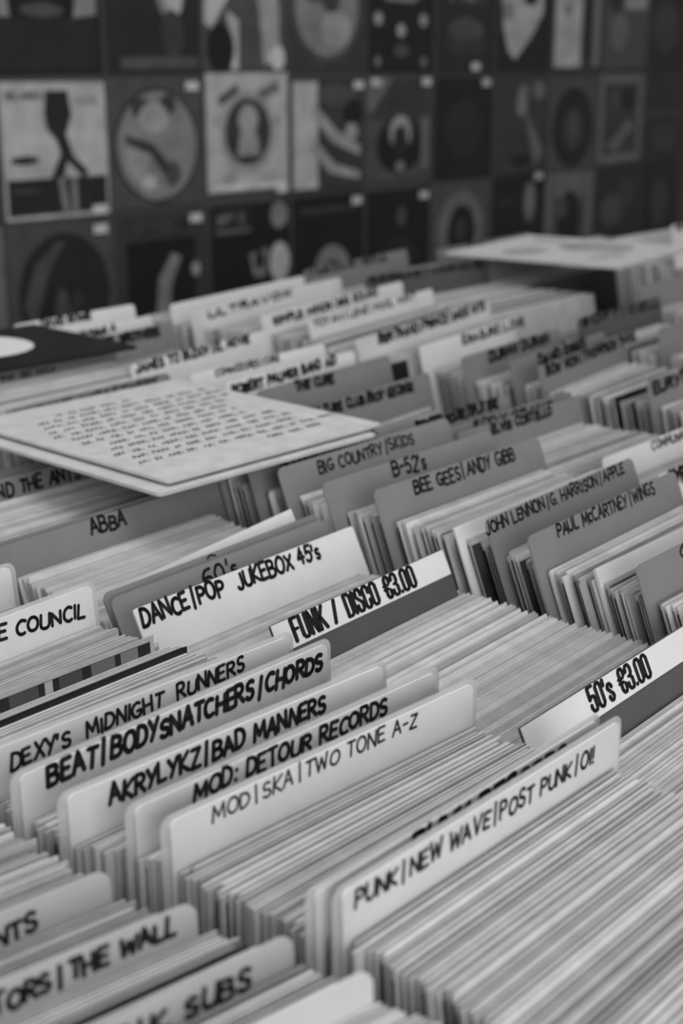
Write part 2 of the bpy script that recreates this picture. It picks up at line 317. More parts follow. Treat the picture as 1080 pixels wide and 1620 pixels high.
COVERS = {
 # row 1 (upper), columns 0..9
 (1, 0): ('dark album cover with pale vertical shapes down both edges', B_, [('g', G2, [(.02, .98), (.02, .40), (.16, .40), (.10, .98)]), ('g', G2, [(.74, .40), (.96, .42), (.96, .98), (.84, .98)]), ('r', D1, .02, .96, .02, .40), ('e', D3, .45, .45, .2, .05)]),
 (1, 1): ('dark album cover with a pale round blur upper centre', D1, [('e', G2, .70, .62, .15, .22), ('e', W1, .73, .56, .09, .14), ('r', D3, .15, .98, .03, .12), ('e', D2, .7, .3, .13, .18)]),
 (1, 2): ('mid-grey album cover with pale swirling figure shapes', D3, [('g', W1, [(.05, .98), (.55, .98), (.30, .60), (.10, .35), (.02, .40)]), ('g', G3, [(.50, .95), (.80, .90), (.95, .10), (.72, .06), (.66, .55)]), ('g', W1, [(.28, .50), (.42, .42), (.40, .02), (.33, .02)]), ('e', B_, .20, .20, .16, .20), ('e', D3, .58, .72, .10, .20), ('e', G3, .80, .45, .11, .26), ('e', W2, .88, .12, .09, .10)]),
 (1, 3): ('dark album cover with a large grey picture disc', D2, [('e', D3, .5, .55, .47, .47), ('e', G2, .5, .55, .42, .42), ('e', D3, .35, .75, .20, .18), ('e', G3, .62, .36, .20, .16), ('e', D2, .55, .60, .12, .10)]),
 (1, 4): ('black album cover with a pale lettered plate and dots', B_, [('g', G2, [(.12, .98), (.90, .98), (.86, .72), (.70, .64), (.30, .64), (.16, .72)]), ('r', D2, .2, .8, .80, .88), ('e', W1, .5, .38, .06, .06), ('e', G3, .16, .48, .06, .06), ('e', G3, .84, .48, .06, .06), ('e', G2, .15, .1, .04, .05), ('e', G2, .85, .1, .04, .05), ('e', D3, .5, .20, .12, .06)]),
 (1, 5): ('black album cover with large grey capitals near its top', D1, [('t', G3, .16, .68, .84, .22, 'VKS'), ('e', D3, .5, .40, .30, .12), ('r', D2, .2, .8, .18, .3)]),
 (1, 6): ('black album cover with a ragged white shape', B_, [('g', W1, [(.06, .98), (.86, .98), (.84, .60), (.62, .34), (.34, .12), (.22, .20), (.12, .44)]), ('e', B_, .60, .82, .16, .16), ('e', G2, .2, .6, .1, .1)]),
 (1, 7): ('album cover with a broad white strip beside dark bars', D2, [('r', W1, .06, .60, .02, .98), ('e', G2, .30, .62, .09, .07), ('e', G2, .30, .78, .08, .05), ('r', G2, .84, .97, .02, .98), ('r', D1, .62, .82, .1, .98)]),
 (1, 8): ('grey album cover with a pale square upper right', D3, [('r', G3, .45, .95, .66, .98), ('e', D1, .25, .8, .16, .18), ('e', G1, .35, .40, .2, .2)]),
 (1, 9): ('almost black album cover in the top row', B_, [('e', D2, .4, .5, .3, .3)]),
 (1, -1): ('dark album cover cut by the picture edge, upper row', D1, [('e', D3, .5, .5, .3, .3)]),
 (2, -1): ('grey album cover cut by the picture edge, middle row', D3, [('r', G2, .1, .9, .55, .9), ('e', D1, .5, .3, .3, .2)]),
 (3, -1): ('pale album cover cut by the picture edge, lower row', G1, [('r', D2, .1, .8, .1, .6)]),
 # row 2 (middle)
 (2, 0): ('white album cover with a dark standing figure and dark lower band', W1, [('r', D1, .03, .98, .03, .30), ('g', D1, [(.42, .94), (.63, .94), (.66, .76), (.60, .62), (.66, .46), (.80, .34), (.76, .28), (.60, .42), (.56, .30), (.44, .30), (.54, .48), (.50, .58), (.42, .66), (.40, .78)]), ('g', G2, [(.50, .30), (.56, .30), (.60, .04), (.54, .04)]), ('g', G2, [(.62, .30), (.68, .30), (.68, .04), (.63, .04)]), ('t', D2, .05, .88, .38, .05, 'SELANES'), ('e', D1, .20, .44, .13, .03), ('r', G3, .70, .92, .84, .90), ('r', D3, .08, .32, .20, .22)]),
 (2, 1): ('grey album sleeve with a round picture disc and dark rim', D3, [('e', D1, .5, .48, .46, .46), ('e', G2, .5, .48, .43, .43), ('e', D2, .33, .78, .10, .08), ('e', D2, .62, .80, .09, .08), ('e', G3, .46, .70, .16, .12), ('g', D2, [(.14, .58), (.45, .50), (.60, .34), (.56, .24), (.42, .42), (.16, .52)]), ('g', G3, [(.16, .48), (.40, .42), (.36, .22), (.52, .14), (.30, .14), (.14, .34)]), ('e', D3, .65, .25, .08, .10), ('e', W1, .38, .2, .08, .06)]),
 (2, 2): ('white album cover with a dark oval portrait and ornaments', W1, [('e', G3, .5, .49, .34, .36), ('e', D2, .5, .50, .28, .28), ('e', G3, .5, .60, .12, .13), ('g', G3, [(.36, .30), (.64, .30), (.60, .50), (.40, .50)]), ('g', D3, [(.14, .78), (.36, .90), (.40, .84), (.18, .72)]), ('g', G1, [(.62, .84), (.86, .92), (.90, .84), (.66, .76)]), ('e', G3, .15, .60, .06, .05), ('e', G3, .85, .60, .06, .05), ('e', G3, .28, .12, .09, .05), ('e', G3, .74, .12, .09, .05), ('r', W2, .05, .95, .02, .06)]),
 (2, 3): ('album cover white down one side with swirling streaks', D2, [('r', W1, .03, .36, .03, .97), ('g', G3, [(.30, .80), (.60, .55), (.95, .40), (.95, .30), (.55, .44), (.28, .68)]), ('g', G3, [(.30, .48), (.60, .24), (.95, .16), (.95, .08), (.52, .16), (.28, .36)]), ('e', D3, .62, .85, .28, .10), ('e', B_, .85, .70, .12, .12), ('e', G3, .82, .52, .09, .08)]),
 (2, 4): ('grey album cover with a pale arch at its centre', D3, [('r', G1, .04, .96, .66, .96), ('g', D2, [(.04, .60), (.40, .96), (.96, .96), (.96, .50)]), ('e', B_, .52, .34, .36, .26), ('e', G3, .52, .46, .17, .16), ('e', D1, .52, .38, .11, .15), ('e', G2, .52, .14, .07, .05), ('r', G1, .84, .96, .1, .6)]),
 (2, 5): ('plain black album cover in the middle row', B_, [('e', D1, .5, .5, .3, .3)]),
 (2, 6): ('mid-grey album cover with paler smears to one side', D2, [('g', G1, [(.45, .9), (.62, .9), (.60, .62), (.96, .2), (.80, .05), (.62, .50)]), ('e', G2, .50, .72, .09, .14), ('e', B_, .55, .12, .2, .07), ('e', G1, .82, .85, .12, .10)]),
 (2, 7): ('grey album cover with a big dark oval', D3, [('e', B_, .5, .46, .42, .44), ('e', D2, .5, .44, .22, .24), ('e', D3, .5, .44, .12, .16)]),
 (2, 8): ('grey bordered album cover with dark diagonal shapes', G1, [('r', D2, .12, .88, .1, .9), ('g', G1, [(.2, .2), (.7, .5), (.8, .4), (.4, .12)]), ('e', B_, .66, .72, .16, .14), ('e', D3, .35, .72, .1, .1)]),
 (2, 9): ('dark album cover with a faint lower panel', D1, [('r', D2, .05, .95, .5, .56), ('e', D2, .5, .25, .3, .16)]),
 # row 3 (lower)
 (3, 0): ('grey album sleeve with a dark disc and faint arcs', D3, [('e', D1, .52, .45, .45, .48), ('g', D3, [(.20, .20), (.36, .62), (.54, .86), (.46, .86), (.24, .70), (.12, .40)]), ('e', D3, .48, .30, .07, .20), ('g', D2, [(.55, .1), (.68, .4), (.62, .5), (.5, .2)])]),
 (3, 1): ('dark framed album cover with a pale leaning figure', D2, [('r', B_, .12, .88, .0, .78), ('g', G2, [(.40, .02), (.56, .02), (.60, .40), (.72, .62), (.62, .66), (.46, .46)]), ('e', G3, .88, .50, .05, .06), ('t', D3, .2, .84, .8, .08, 'NUMERS')]),
 (3, 2): ('black album cover with a block of grey capitals and pale shapes', B_, [('t', G2, .10, .82, .48, .12, 'MUSIC'), ('r', G1, .08, .5, .76, .79), ('e', G2, .86, .88, .11, .12), ('g', G2, [(.48, .56), (.72, .60), (.66, .34), (.52, .36)]), ('e', W1, .86, .46, .13, .18), ('e', B_, .60, .50, .06, .08)]),
 (3, 3): ('black album cover with a pale disc near its foot', B_, [('e', G2, .55, .28, .26, .26), ('e', D2, .55, .32, .07, .08), ('r', D2, .1, .9, .84, .9)]),
 (3, 4): ('black album cover with one faint grey spot', B_, [('e', D3, .55, .74, .07, .10), ('e', D1, .5, .35, .3, .2)]),
 (3, 5): ('grey album cover with a dark oval at its centre', D3, [('e', G1, .5, .5, .4, .4), ('e', B_, .52, .46, .24, .30), ('e', D2, .5, .5, .1, .12)]),
 (3, 6): ('black album cover with a pale upright ellipse', B_, [('e', G1, .72, .70, .11, .22), ('e', G2, .72, .74, .07, .14), ('r', D2, .1, .45, .7, .74)]),
 (3, 7): ('pale framed album cover with a dark arched figure', G1, [('r', D3, .14, .86, .02, .88), ('e', G1, .5, .80, .34, .12), ('e', B_, .50, .45, .24, .34), ('e', D3, .35, .6, .09, .12)]),
 (3, 8): ('dark album cover with grey smudges in the lower row', D1, [('e', D3, .4, .5, .25, .2), ('e', D2, .7, .7, .2, .2)]),
 (3, 9): ('near-black album cover by the far end of the lower row', B_, [('e', D2, .5, .5, .2, .3)]),
}
STICKER = {(2, 0): [(.88, .04)], (3, 0): [(.88, .93)], (2, 1): [(.88, .94)], (3, 1): [(.88, .93)], (2, 2): [(.9, .0)], (2, 3): [(.9, .94)], (2, 4): [(.13, .93), (.9, .93)], (1, 5): [(.65, .05)],
           (2, 5): [(.85, .95)], (3, 3): [(.88, .93)], (3, 4): [(.88, .93)], (3, 6): [(.85, .97)]}
S12 = .315
for (row, i), (label, bg, layers) in COVERS.items():
    x = 2.035 + .3275 * i; z = {1: .262, 2: -.068, 3: -.398}[row] + (0.018 if (row, i) == (2, 2) else 0.006 if (row, i) == (2, 4) else -.01 if (row, i) == (2, 7) else rnd.uniform(-.004, .004))
    q = MB(); q.prism(round_rect(0, S12, 0, S12, .004, 2), -.003, .0028, 'p%g' % bg)
    o = q.build('album_sleeve', None, (x + rnd.uniform(-.003, .003), 2.827, z), (0, math.radians(rnd.uniform(-.5, .5)), 0))
    tag(o, label, 'album sleeve', 'album sleeves on the back wall')
    art(layers, 'cover_print', o, S12, -.003)
    for sx, sz in STICKER.get((row, i), []):
        q = MB(); w = .022; q.quadbox(sx * S12 - w, sx * S12 + w, -.0105, -.0095, sz * S12 - .011, sz * S12 + .011, 'p0.58'); q.build('price_sticker', o)
    # clear pocket the sleeve hangs in: a rail below and two side strips
    q = MB(); q.quadbox(-.009, -.001, -.006, .0028, -.003, S12, 'p0.09'); q.build('pocket_edge', o)

# ------------------------------------------------------------------ divider cards
DIVIDERS = [
  ('PUNK', 'A', 0.4314, 0.2931, 0, -0.72, 1, 0.1887, 'white', 'p', [('PUNK / NEW WAVE / POST PUNK / OI!', -0.0876, -0.0097, 0.073, -0.0127, 0.0072, 0.19, 'h')]),
  ('PUNKb', 'A', 0.4258, 0.301, 0, -0.41, 1, 0.1904, 'pale', 'p', [('PUNK RECORDS', -0.0397, -0.0106, 0.0687, -0.0123, 0.0095, 0.26, 'h')]),
  ('MODSKA', 'A', 0.423, 0.3724, 0, -3.65, 1, 0.1858, 'white', 'p', [('MOD | SKA | TWO TONE A-Z', -0.0715, -0.0087, 0.0515, -0.0081, 0.0069, 0.15, 'hg')]),
  ('MODDET', 'A', 0.4213, 0.3926, 0, -2.62, 1, 0.1867, 'pale', 'p', [('MOD: DETOUR RECORDS', -0.063, -0.0084, 0.0571, -0.0099, 0.0077, 0.22, 'h')]),
  ('AKR', 'A', 0.4099, 0.4189, 0, -3.74, 1, 0.1874, 'white', 'p', [('AKRYLYKZ / BAD MANNERS', -0.0734, -0.0114, 0.053, -0.011, 0.0083, 0.22, 'h')]),
  ('BEAT', 'A', 0.4101, 0.4529, 0, -0.25, 1, 0.1924, 'pale', 'p', [('BEAT / BODYSNATCHERS / CHORDS', -0.0823, -0.0094, 0.0915, -0.0129, 0.0089, 0.235, 'h')]),
  ('DEXY', 'A', 0.4069, 0.478, 0, -2.69, 1, 0.187, 'pale', 'p', [("DEXY'S  MIDNIGHT  RUNNERS", -0.0779, -0.0125, 0.061, -0.0093, 0.0073, 0.2, 'h')]),
  ('COUNCIL', 'A', 0.3881, 0.6058, 0, 3.34, 6, 0.187, 'white', 'p', [('THE STYLE COUNCIL', -0.0328, -0.0077, 0.0858, -0.0164, 0.0075, 0.22, 'h')]),
  ('WHITEBK', 'A', 0.3764, 0.6719, 0, 0.0, 6, 0.187, 'white', 'p', []),
  ('FIFTY', 'B', 0.6255, 0.3469, -0.02, 1.38, 26, 0.2036, 'dark', 'strip', [("50's €3.00", -0.041, -0.0135, 0.0198, -0.0143, 0.0125, 0.2, 'c')]),
  ('FUNK', 'B', 0.6241, 0.5287, -0.02, 2.59, 26, 0.1718, 'dark', 'strip', [('FUNK / DISCO €3.00', -0.0695, -0.0145, 0.0483, -0.0147, 0.0134, 0.2, 'c')]),
  ('DANCE', 'B', 0.6064, 0.606, -0.02, 1.9, 26, 0.2046, 'white', 't', [("DANCE | POP  JUKEBOX 45's", -0.099, -0.0113, 0.0625, -0.0124, 0.01, 0.2, 'h')]),
  ('SIXTY', 'B', 0.6076, 0.6309, -0.02, 2.51, 26, 0.2025, 'grey', 'm', [("60's", -0.0258, -0.0153, 0.0063, -0.0141, 0.0103, 0.17, 'h')]),
  ('SIXTYb', 'B', 0.6115, 0.6419, -0.02, 3.01, 26, 0.2053, 'grey', 'm', [('^', -0.0127, -0.0049, -0.0049, -0.0049, 0.0035, 0.3, 'h')]),
  ('ABBA', 'B', 0.6166, 0.7585, -0.02, 1.81, 20, 0.23, 'grey', 'm', [('ABBA', -0.0195, -0.0109, 0.0129, -0.0115, 0.0103, 0.18, 'h')]),
  ('ABBAb', 'B', 0.634, 0.7668, -0.02, 1.55, 20, 0.23, 'grey', 'm', []),
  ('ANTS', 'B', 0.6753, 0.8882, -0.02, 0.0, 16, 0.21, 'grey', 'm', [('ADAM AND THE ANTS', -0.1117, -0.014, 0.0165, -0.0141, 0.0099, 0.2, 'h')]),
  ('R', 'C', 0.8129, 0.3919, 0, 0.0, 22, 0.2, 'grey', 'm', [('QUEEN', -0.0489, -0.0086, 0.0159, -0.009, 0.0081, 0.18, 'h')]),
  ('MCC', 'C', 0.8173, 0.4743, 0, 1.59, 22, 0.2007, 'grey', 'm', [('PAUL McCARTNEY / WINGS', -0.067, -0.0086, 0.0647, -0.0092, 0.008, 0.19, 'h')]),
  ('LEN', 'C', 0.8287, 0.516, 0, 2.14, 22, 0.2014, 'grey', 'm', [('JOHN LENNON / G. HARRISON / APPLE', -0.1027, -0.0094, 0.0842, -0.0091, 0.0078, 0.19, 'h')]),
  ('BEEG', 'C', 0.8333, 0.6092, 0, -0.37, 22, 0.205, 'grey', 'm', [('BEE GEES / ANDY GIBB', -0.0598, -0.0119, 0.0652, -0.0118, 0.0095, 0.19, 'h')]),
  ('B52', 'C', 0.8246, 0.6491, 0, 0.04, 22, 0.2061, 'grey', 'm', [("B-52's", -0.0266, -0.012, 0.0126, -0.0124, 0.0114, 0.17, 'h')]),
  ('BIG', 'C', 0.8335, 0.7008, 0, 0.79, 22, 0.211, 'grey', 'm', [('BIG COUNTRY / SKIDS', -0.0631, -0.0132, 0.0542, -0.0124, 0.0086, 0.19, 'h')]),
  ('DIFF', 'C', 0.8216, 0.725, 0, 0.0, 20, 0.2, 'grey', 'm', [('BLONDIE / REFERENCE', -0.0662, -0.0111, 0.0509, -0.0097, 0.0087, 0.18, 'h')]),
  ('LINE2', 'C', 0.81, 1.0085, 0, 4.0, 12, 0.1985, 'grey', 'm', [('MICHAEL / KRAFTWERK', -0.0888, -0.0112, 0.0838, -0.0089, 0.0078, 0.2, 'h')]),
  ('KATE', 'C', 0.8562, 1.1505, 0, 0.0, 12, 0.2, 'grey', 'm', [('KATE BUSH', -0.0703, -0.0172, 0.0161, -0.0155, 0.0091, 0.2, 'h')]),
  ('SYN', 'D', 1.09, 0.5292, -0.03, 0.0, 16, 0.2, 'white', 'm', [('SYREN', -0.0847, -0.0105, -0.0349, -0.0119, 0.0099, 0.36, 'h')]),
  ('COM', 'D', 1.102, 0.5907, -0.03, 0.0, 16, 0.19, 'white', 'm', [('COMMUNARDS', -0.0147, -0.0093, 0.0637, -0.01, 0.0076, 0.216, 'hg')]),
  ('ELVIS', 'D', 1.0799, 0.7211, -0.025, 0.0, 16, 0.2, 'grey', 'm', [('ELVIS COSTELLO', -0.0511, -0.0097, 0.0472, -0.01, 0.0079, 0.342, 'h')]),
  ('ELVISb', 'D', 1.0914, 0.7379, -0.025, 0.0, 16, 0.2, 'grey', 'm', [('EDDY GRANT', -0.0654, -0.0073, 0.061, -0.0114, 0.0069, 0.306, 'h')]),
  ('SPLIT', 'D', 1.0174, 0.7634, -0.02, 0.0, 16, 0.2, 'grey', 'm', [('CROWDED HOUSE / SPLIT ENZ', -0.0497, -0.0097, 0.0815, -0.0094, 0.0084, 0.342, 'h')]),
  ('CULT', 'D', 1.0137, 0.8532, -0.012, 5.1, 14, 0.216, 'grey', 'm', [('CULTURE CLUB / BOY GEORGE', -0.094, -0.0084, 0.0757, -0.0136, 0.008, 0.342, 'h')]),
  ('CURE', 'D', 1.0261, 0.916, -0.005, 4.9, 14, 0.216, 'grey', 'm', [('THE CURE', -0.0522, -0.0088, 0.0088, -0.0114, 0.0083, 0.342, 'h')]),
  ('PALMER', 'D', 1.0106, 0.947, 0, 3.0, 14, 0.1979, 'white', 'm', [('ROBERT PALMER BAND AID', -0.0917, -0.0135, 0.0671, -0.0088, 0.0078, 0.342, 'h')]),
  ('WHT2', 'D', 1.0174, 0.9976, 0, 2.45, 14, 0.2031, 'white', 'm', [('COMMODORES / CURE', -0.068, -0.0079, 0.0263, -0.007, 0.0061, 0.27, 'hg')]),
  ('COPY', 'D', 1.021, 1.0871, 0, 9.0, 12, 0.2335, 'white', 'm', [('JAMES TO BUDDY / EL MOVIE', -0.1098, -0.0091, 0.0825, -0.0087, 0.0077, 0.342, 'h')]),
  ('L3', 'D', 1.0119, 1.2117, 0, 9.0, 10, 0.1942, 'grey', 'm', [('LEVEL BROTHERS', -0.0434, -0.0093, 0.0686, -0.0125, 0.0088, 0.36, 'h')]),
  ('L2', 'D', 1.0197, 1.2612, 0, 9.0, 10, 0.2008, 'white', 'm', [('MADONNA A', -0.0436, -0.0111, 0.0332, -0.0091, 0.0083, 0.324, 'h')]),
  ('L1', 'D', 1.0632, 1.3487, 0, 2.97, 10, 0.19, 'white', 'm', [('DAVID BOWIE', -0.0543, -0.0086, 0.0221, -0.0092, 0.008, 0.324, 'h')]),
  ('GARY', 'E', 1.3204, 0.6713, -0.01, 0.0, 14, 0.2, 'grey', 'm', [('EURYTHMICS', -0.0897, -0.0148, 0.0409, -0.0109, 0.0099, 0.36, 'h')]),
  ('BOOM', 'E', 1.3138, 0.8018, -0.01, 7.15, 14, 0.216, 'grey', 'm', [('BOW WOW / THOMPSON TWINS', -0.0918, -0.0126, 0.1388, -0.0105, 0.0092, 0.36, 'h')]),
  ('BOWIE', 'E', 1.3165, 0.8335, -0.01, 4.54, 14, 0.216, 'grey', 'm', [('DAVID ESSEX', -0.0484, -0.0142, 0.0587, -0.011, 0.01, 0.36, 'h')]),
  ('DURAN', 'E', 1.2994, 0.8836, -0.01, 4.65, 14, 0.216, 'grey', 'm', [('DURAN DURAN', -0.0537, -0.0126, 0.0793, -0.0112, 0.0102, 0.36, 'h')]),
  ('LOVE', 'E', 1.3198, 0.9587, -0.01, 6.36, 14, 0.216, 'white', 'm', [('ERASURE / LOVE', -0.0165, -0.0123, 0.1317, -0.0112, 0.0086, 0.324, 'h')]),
  ('F0', 'F', 1.5359, 0.777, 0, 0.0, 12, 0.21, 'grey', 'm', []),
  ('Fd', 'F', 1.535, 0.8864, 0, 3.66, 12, 0.22, 'dim', 'm', [('SOFT / CELL', -0.1008, -0.0093, 0.1041, -0.0116, 0.009, 0.36, 'h')]),
  ('J', 'G', 1.315, 1.0148, 0, 9.0, 10, 0.32, 'pale', 'b', [('BERTRAND / PRINCE / SADE HITS', -0.1136, -0.0119, 0.1455, -0.0105, 0.0093, 0.36, 'h')]),
  ('I', 'G', 1.3563, 1.1301, 0, 9.0, 10, 0.2992, 'white', 'b', [('TOYAH / LENE / FOOL MINT', -0.1418, -0.0089, 0.0998, -0.0086, 0.0075, 0.288, 'hg')]),
  ('Hh', 'G', 1.3627, 1.1985, 0, 9.0, 10, 0.3352, 'white', 'b', [('SIMPLE MINDS / BIG SOUND', -0.1444, -0.0143, 0.0993, -0.0097, 0.0085, 0.36, 'h')]),
  ('K', 'G', 1.3349, 1.2883, 0, 9.0, 10, 0.3402, 'pale', 'b', [('ULTRAVOX', -0.1389, -0.0138, 0.0428, -0.0088, 0.0078, 0.36, 'h')]),
  ('K2', 'G', 1.3305, 1.3385, 0, 9.0, 10, 0.2992, 'white', 'b', []),
  ('F2', 'H', 1.8086, 0.9577, 0, 0.0, 12, 0.21, 'grey', 'm', []),
  ('P1', 'K', 1.665, 1.2834, 0, 0.37, 10, 0.2945, 'dim', 'b', [('REGGAE / VARIOUS', -0.1383, -0.0083, 0.1286, -0.0123, 0.008, 0.396, 'h')]),
  ('K3', 'K', 1.6634, 1.4193, 0, 9.0, 10, 0.2992, 'grey', 'b', [('VARIOUS / SOUL', -0.1426, -0.0099, 0.0867, -0.0103, 0.0092, 0.36, 'h')]),
  ('P3', 'P', 1.965, 1.3, 0, 5.0, 10, 0.3, 'grey', 'b', []),
  ('P2', 'P', 1.985, 1.411, 0, 3.54, 10, 0.2945, 'grey', 'b', [('SOUL', -0.0603, -0.0089, 0.0336, -0.0089, 0.008, 0.36, 'h')]),
  ('Q1', 'Q', 2.31, 1.1579, 0.03, 0.0, 10, 0.31, 'white', 'b', [('SOUNDTRACKS', -0.1417, -0.0097, 0.0491, -0.0107, 0.0093, 0.36, 'h')]),
  ('Q2', 'Q', 2.31, 1.2658, 0, 0.0, 10, 0.31, 'pale', 'b', []),
  ('Z4', 'Z', 0.2169, 0.2749, 0, -10.5, 2, 0.19, 'pale', 'm', [('OI!', 0.0634, -0.0237, 0.0945, -0.024, 0.0081, 0.2, 'h')]),
  ('Z3', 'Z', 0.2137, 0.3053, 0, -8.54, 2, 0.19, 'soft', 'm', [('U.K. SUBS', 0.0263, -0.0118, 0.0754, -0.0125, 0.007, 0.25, 'h')]),
  ('Z2', 'Z', 0.2058, 0.3477, 0, -10.5, 2, 0.19, 'soft', 'm', [('VIBRATORS / THE WALL', -0.0096, -0.0121, 0.0854, -0.0092, 0.0068, 0.25, 'h')]),
  ('Z1', 'Z', 0.1988, 0.3848, 0, -8.81, 2, 0.19, 'soft', 'm', [('THE SAINTS', 0.0099, -0.012, 0.064, -0.0127, 0.0067, 0.24, 'h')]),
]

LABEL = {  # key: (label, how the records filed behind it call it)
 'PUNK': ('white sleeved divider lettered for punk and new wave', None),
 'PUNKb': ('sleeved divider with thick black letter tips, behind the punk divider', 'thick-lettered punk divider'),
 'MODSKA': ('white sleeved divider lettered for mod, ska and two tone A-Z', 'white mod, ska and two tone divider'),
 'MODDET': ('sleeved divider lettered MOD and RECORDS, just behind the two tone one', 'MOD RECORDS divider'),
 'AKR': ('bright white sleeved divider two places behind the mod and ska divider', 'bright white divider behind MOD RECORDS'),
 'BEAT': ('sleeved divider with three bold names between two slashes', 'divider with three bold slashed names'),
 'DEXY': ('sleeved divider with the wording MIDNIGHT in thin marker', 'divider with the word MIDNIGHT'),
 'COUNCIL': ('white sleeved divider whose wording ends in COUNCIL', 'white COUNCIL divider'),
 'WHITEBK': ('blank white divider corner behind the COUNCIL divider', 'blank white divider behind COUNCIL'),
 'FIFTY': ("charcoal divider with printed white strip reading 50's and a price", "printed 50's price divider"),
 'FUNK': ('charcoal divider with printed white strip reading FUNK / DISCO and a price', 'printed funk and disco divider'),
 'DANCE': ('white divider hand-lettered for dance and pop jukebox singles', 'white dance and pop jukebox divider'),
 'SIXTY': ("grey divider lettered 60's behind the white jukebox divider", None),
 'SIXTYb': ("blank grey divider standing just behind the 60's divider", "blank grey divider behind the 60's one"),
 'ABBA': ('wide grey divider with a four-letter name in black marker', None),
 'ABBAb': ('grey divider edge showing just behind the four-letter divider', 'four-letter grey divider'),
 'ANTS': ('grey divider shaded by the lyric sleeves, its wording cut off by the frame', 'shaded grey divider under the lyric sleeves'),
 'R': ("blank-cornered grey divider beyond the 50's strip", "grey divider beyond the 50's strip"),
 'MCC': ('grey divider with names and one slash, second in from the 50\'s strip', 'grey divider with names and one slash'),
 'LEN': ('grey divider with three names between two slashes', 'grey divider with three slashed names'),
 'BEEG': ('grey divider with two names split by a tall slash, before the number one', 'grey divider with two slashed names'),
 'B52': ('grey divider lettered with a B, a hyphen and a number', 'grey divider with a B and a number'),
 'BIG': ('grey divider whose wording begins BIG, beside the lyric sleeve corner', 'grey divider beginning BIG'),
 'DIFF': ('shaded grey divider under the corner of the lyric sleeve', 'shaded divider under the lyric sleeve corner'),
 'KATE': ('grey divider in front of the flat black sleeve', 'grey divider before the flat black sleeve'),
 'LINE2': ('grey divider edge along the back of the lyric sleeves', 'grey divider along the back of the lyric sleeves'),
 'SYN': ('white divider with two bold letters cut by the frame', 'white divider cut by the frame'),
 'COM': ('white divider with faint thin wording at the picture edge', 'white faintly lettered divider'),
 'ELVIS': ('broad grey divider with two words, behind the slashed-names dividers', None),
 'ELVISb': ('grey divider edge peeping over the broad two-word divider', None),
 'SPLIT': ('grey divider with two names and a slash, under the CLUB divider', 'grey divider with HOUSE and a slash'),
 'CULT': ('grey divider with the word CLUB and a second name after a slash', 'grey CLUB divider'),
 'CURE': ('grey divider with THE and one short word', 'grey divider with THE and a short word'),
 'PALMER': ('white divider with a long line of marker, behind the short-word divider', 'white divider with a long marker line'),
 'WHT2': ('white divider with pale worn wording behind the lyric sleeves', 'white divider with worn wording'),
 'COPY': ('slanting white divider near the flat black sleeve, two names and a gap', 'slanting white divider by the black sleeve'),
 'L3': ('grey divider beside the flat black sleeve with two dark words', 'grey two-word divider beside the black sleeve'),
 'L2': ('white divider behind the flat black sleeve ending in a single A', 'white divider ending in a single A'),
 'L1': ('rearmost white divider behind the flat black sleeve', 'rearmost white divider'),
 'GARY': ('grey divider at the picture edge beyond the long dark gap', 'grey divider beyond the long dark gap'),
 'BOOM': ('grey divider with a long dark line of slashed wording', 'grey divider with long slashed wording'),
 'BOWIE': ('grey divider with two short dark words behind the long-worded one', 'grey divider with two short words'),
 'DURAN': ('grey divider with one word lettered twice', 'grey twice-lettered divider'),
 'LOVE': ('white divider with LOVE after a slash', 'white LOVE divider'),
 'F0': ('blank grey divider at the picture edge below the slanting dark one', 'blank grey edge divider'),
 'Fd': ('dark grey divider in front of the big flat album', 'dark grey divider before the flat album'),
 'F2': ('blank grey divider beside the corner of the big flat album', 'blank divider by the flat album'),
 'J': ('large pale divider with a long dark line of names, front of the album bay', None),
 'I': ('large white divider with thin worn wording in the album bay', None),
 'Hh': ('large white divider with a thick dark line, middle of the album bay', None),
 'K': ('large pale divider with one dark word in the album bay', None),
 'K2': ('large blank white divider at the back of the album bay', None),
 'P1': ('large dark divider before the near corner of the big flat album', None),
 'P3': ('large blank grey divider holding up the big flat album', None),
 'P2': ('large grey divider with one short word behind the big flat album', None),
 'K3': ('large grey divider standing against the foot of the wall sleeves', None),
 'Q1': ('tall white divider at the picture edge beyond the flat album', None),
 'Q2': ('large pale divider behind the flat album at the picture edge', None),
 'Z4': ('white divider at the bottom edge of the picture, only letter tips showing', 'white divider at the bottom edge'),
 'Z3': ('pale divider near the bottom edge whose wording ends in SUBS', 'pale divider ending in SUBS'),
 'Z2': ('pale divider whose wording ends in THE WALL', 'pale THE WALL divider'),
 'Z1': ('pale divider whose wording ends in TS at the picture edge', 'pale divider ending in TS'),
}
GROUP = {'Z': 'dividers of the nearest row', 'A': 'sleeved white dividers of the second row', 'B': 'dividers of the jukebox row', 'C': 'grey dividers of the fourth row'}
T_ = .0012
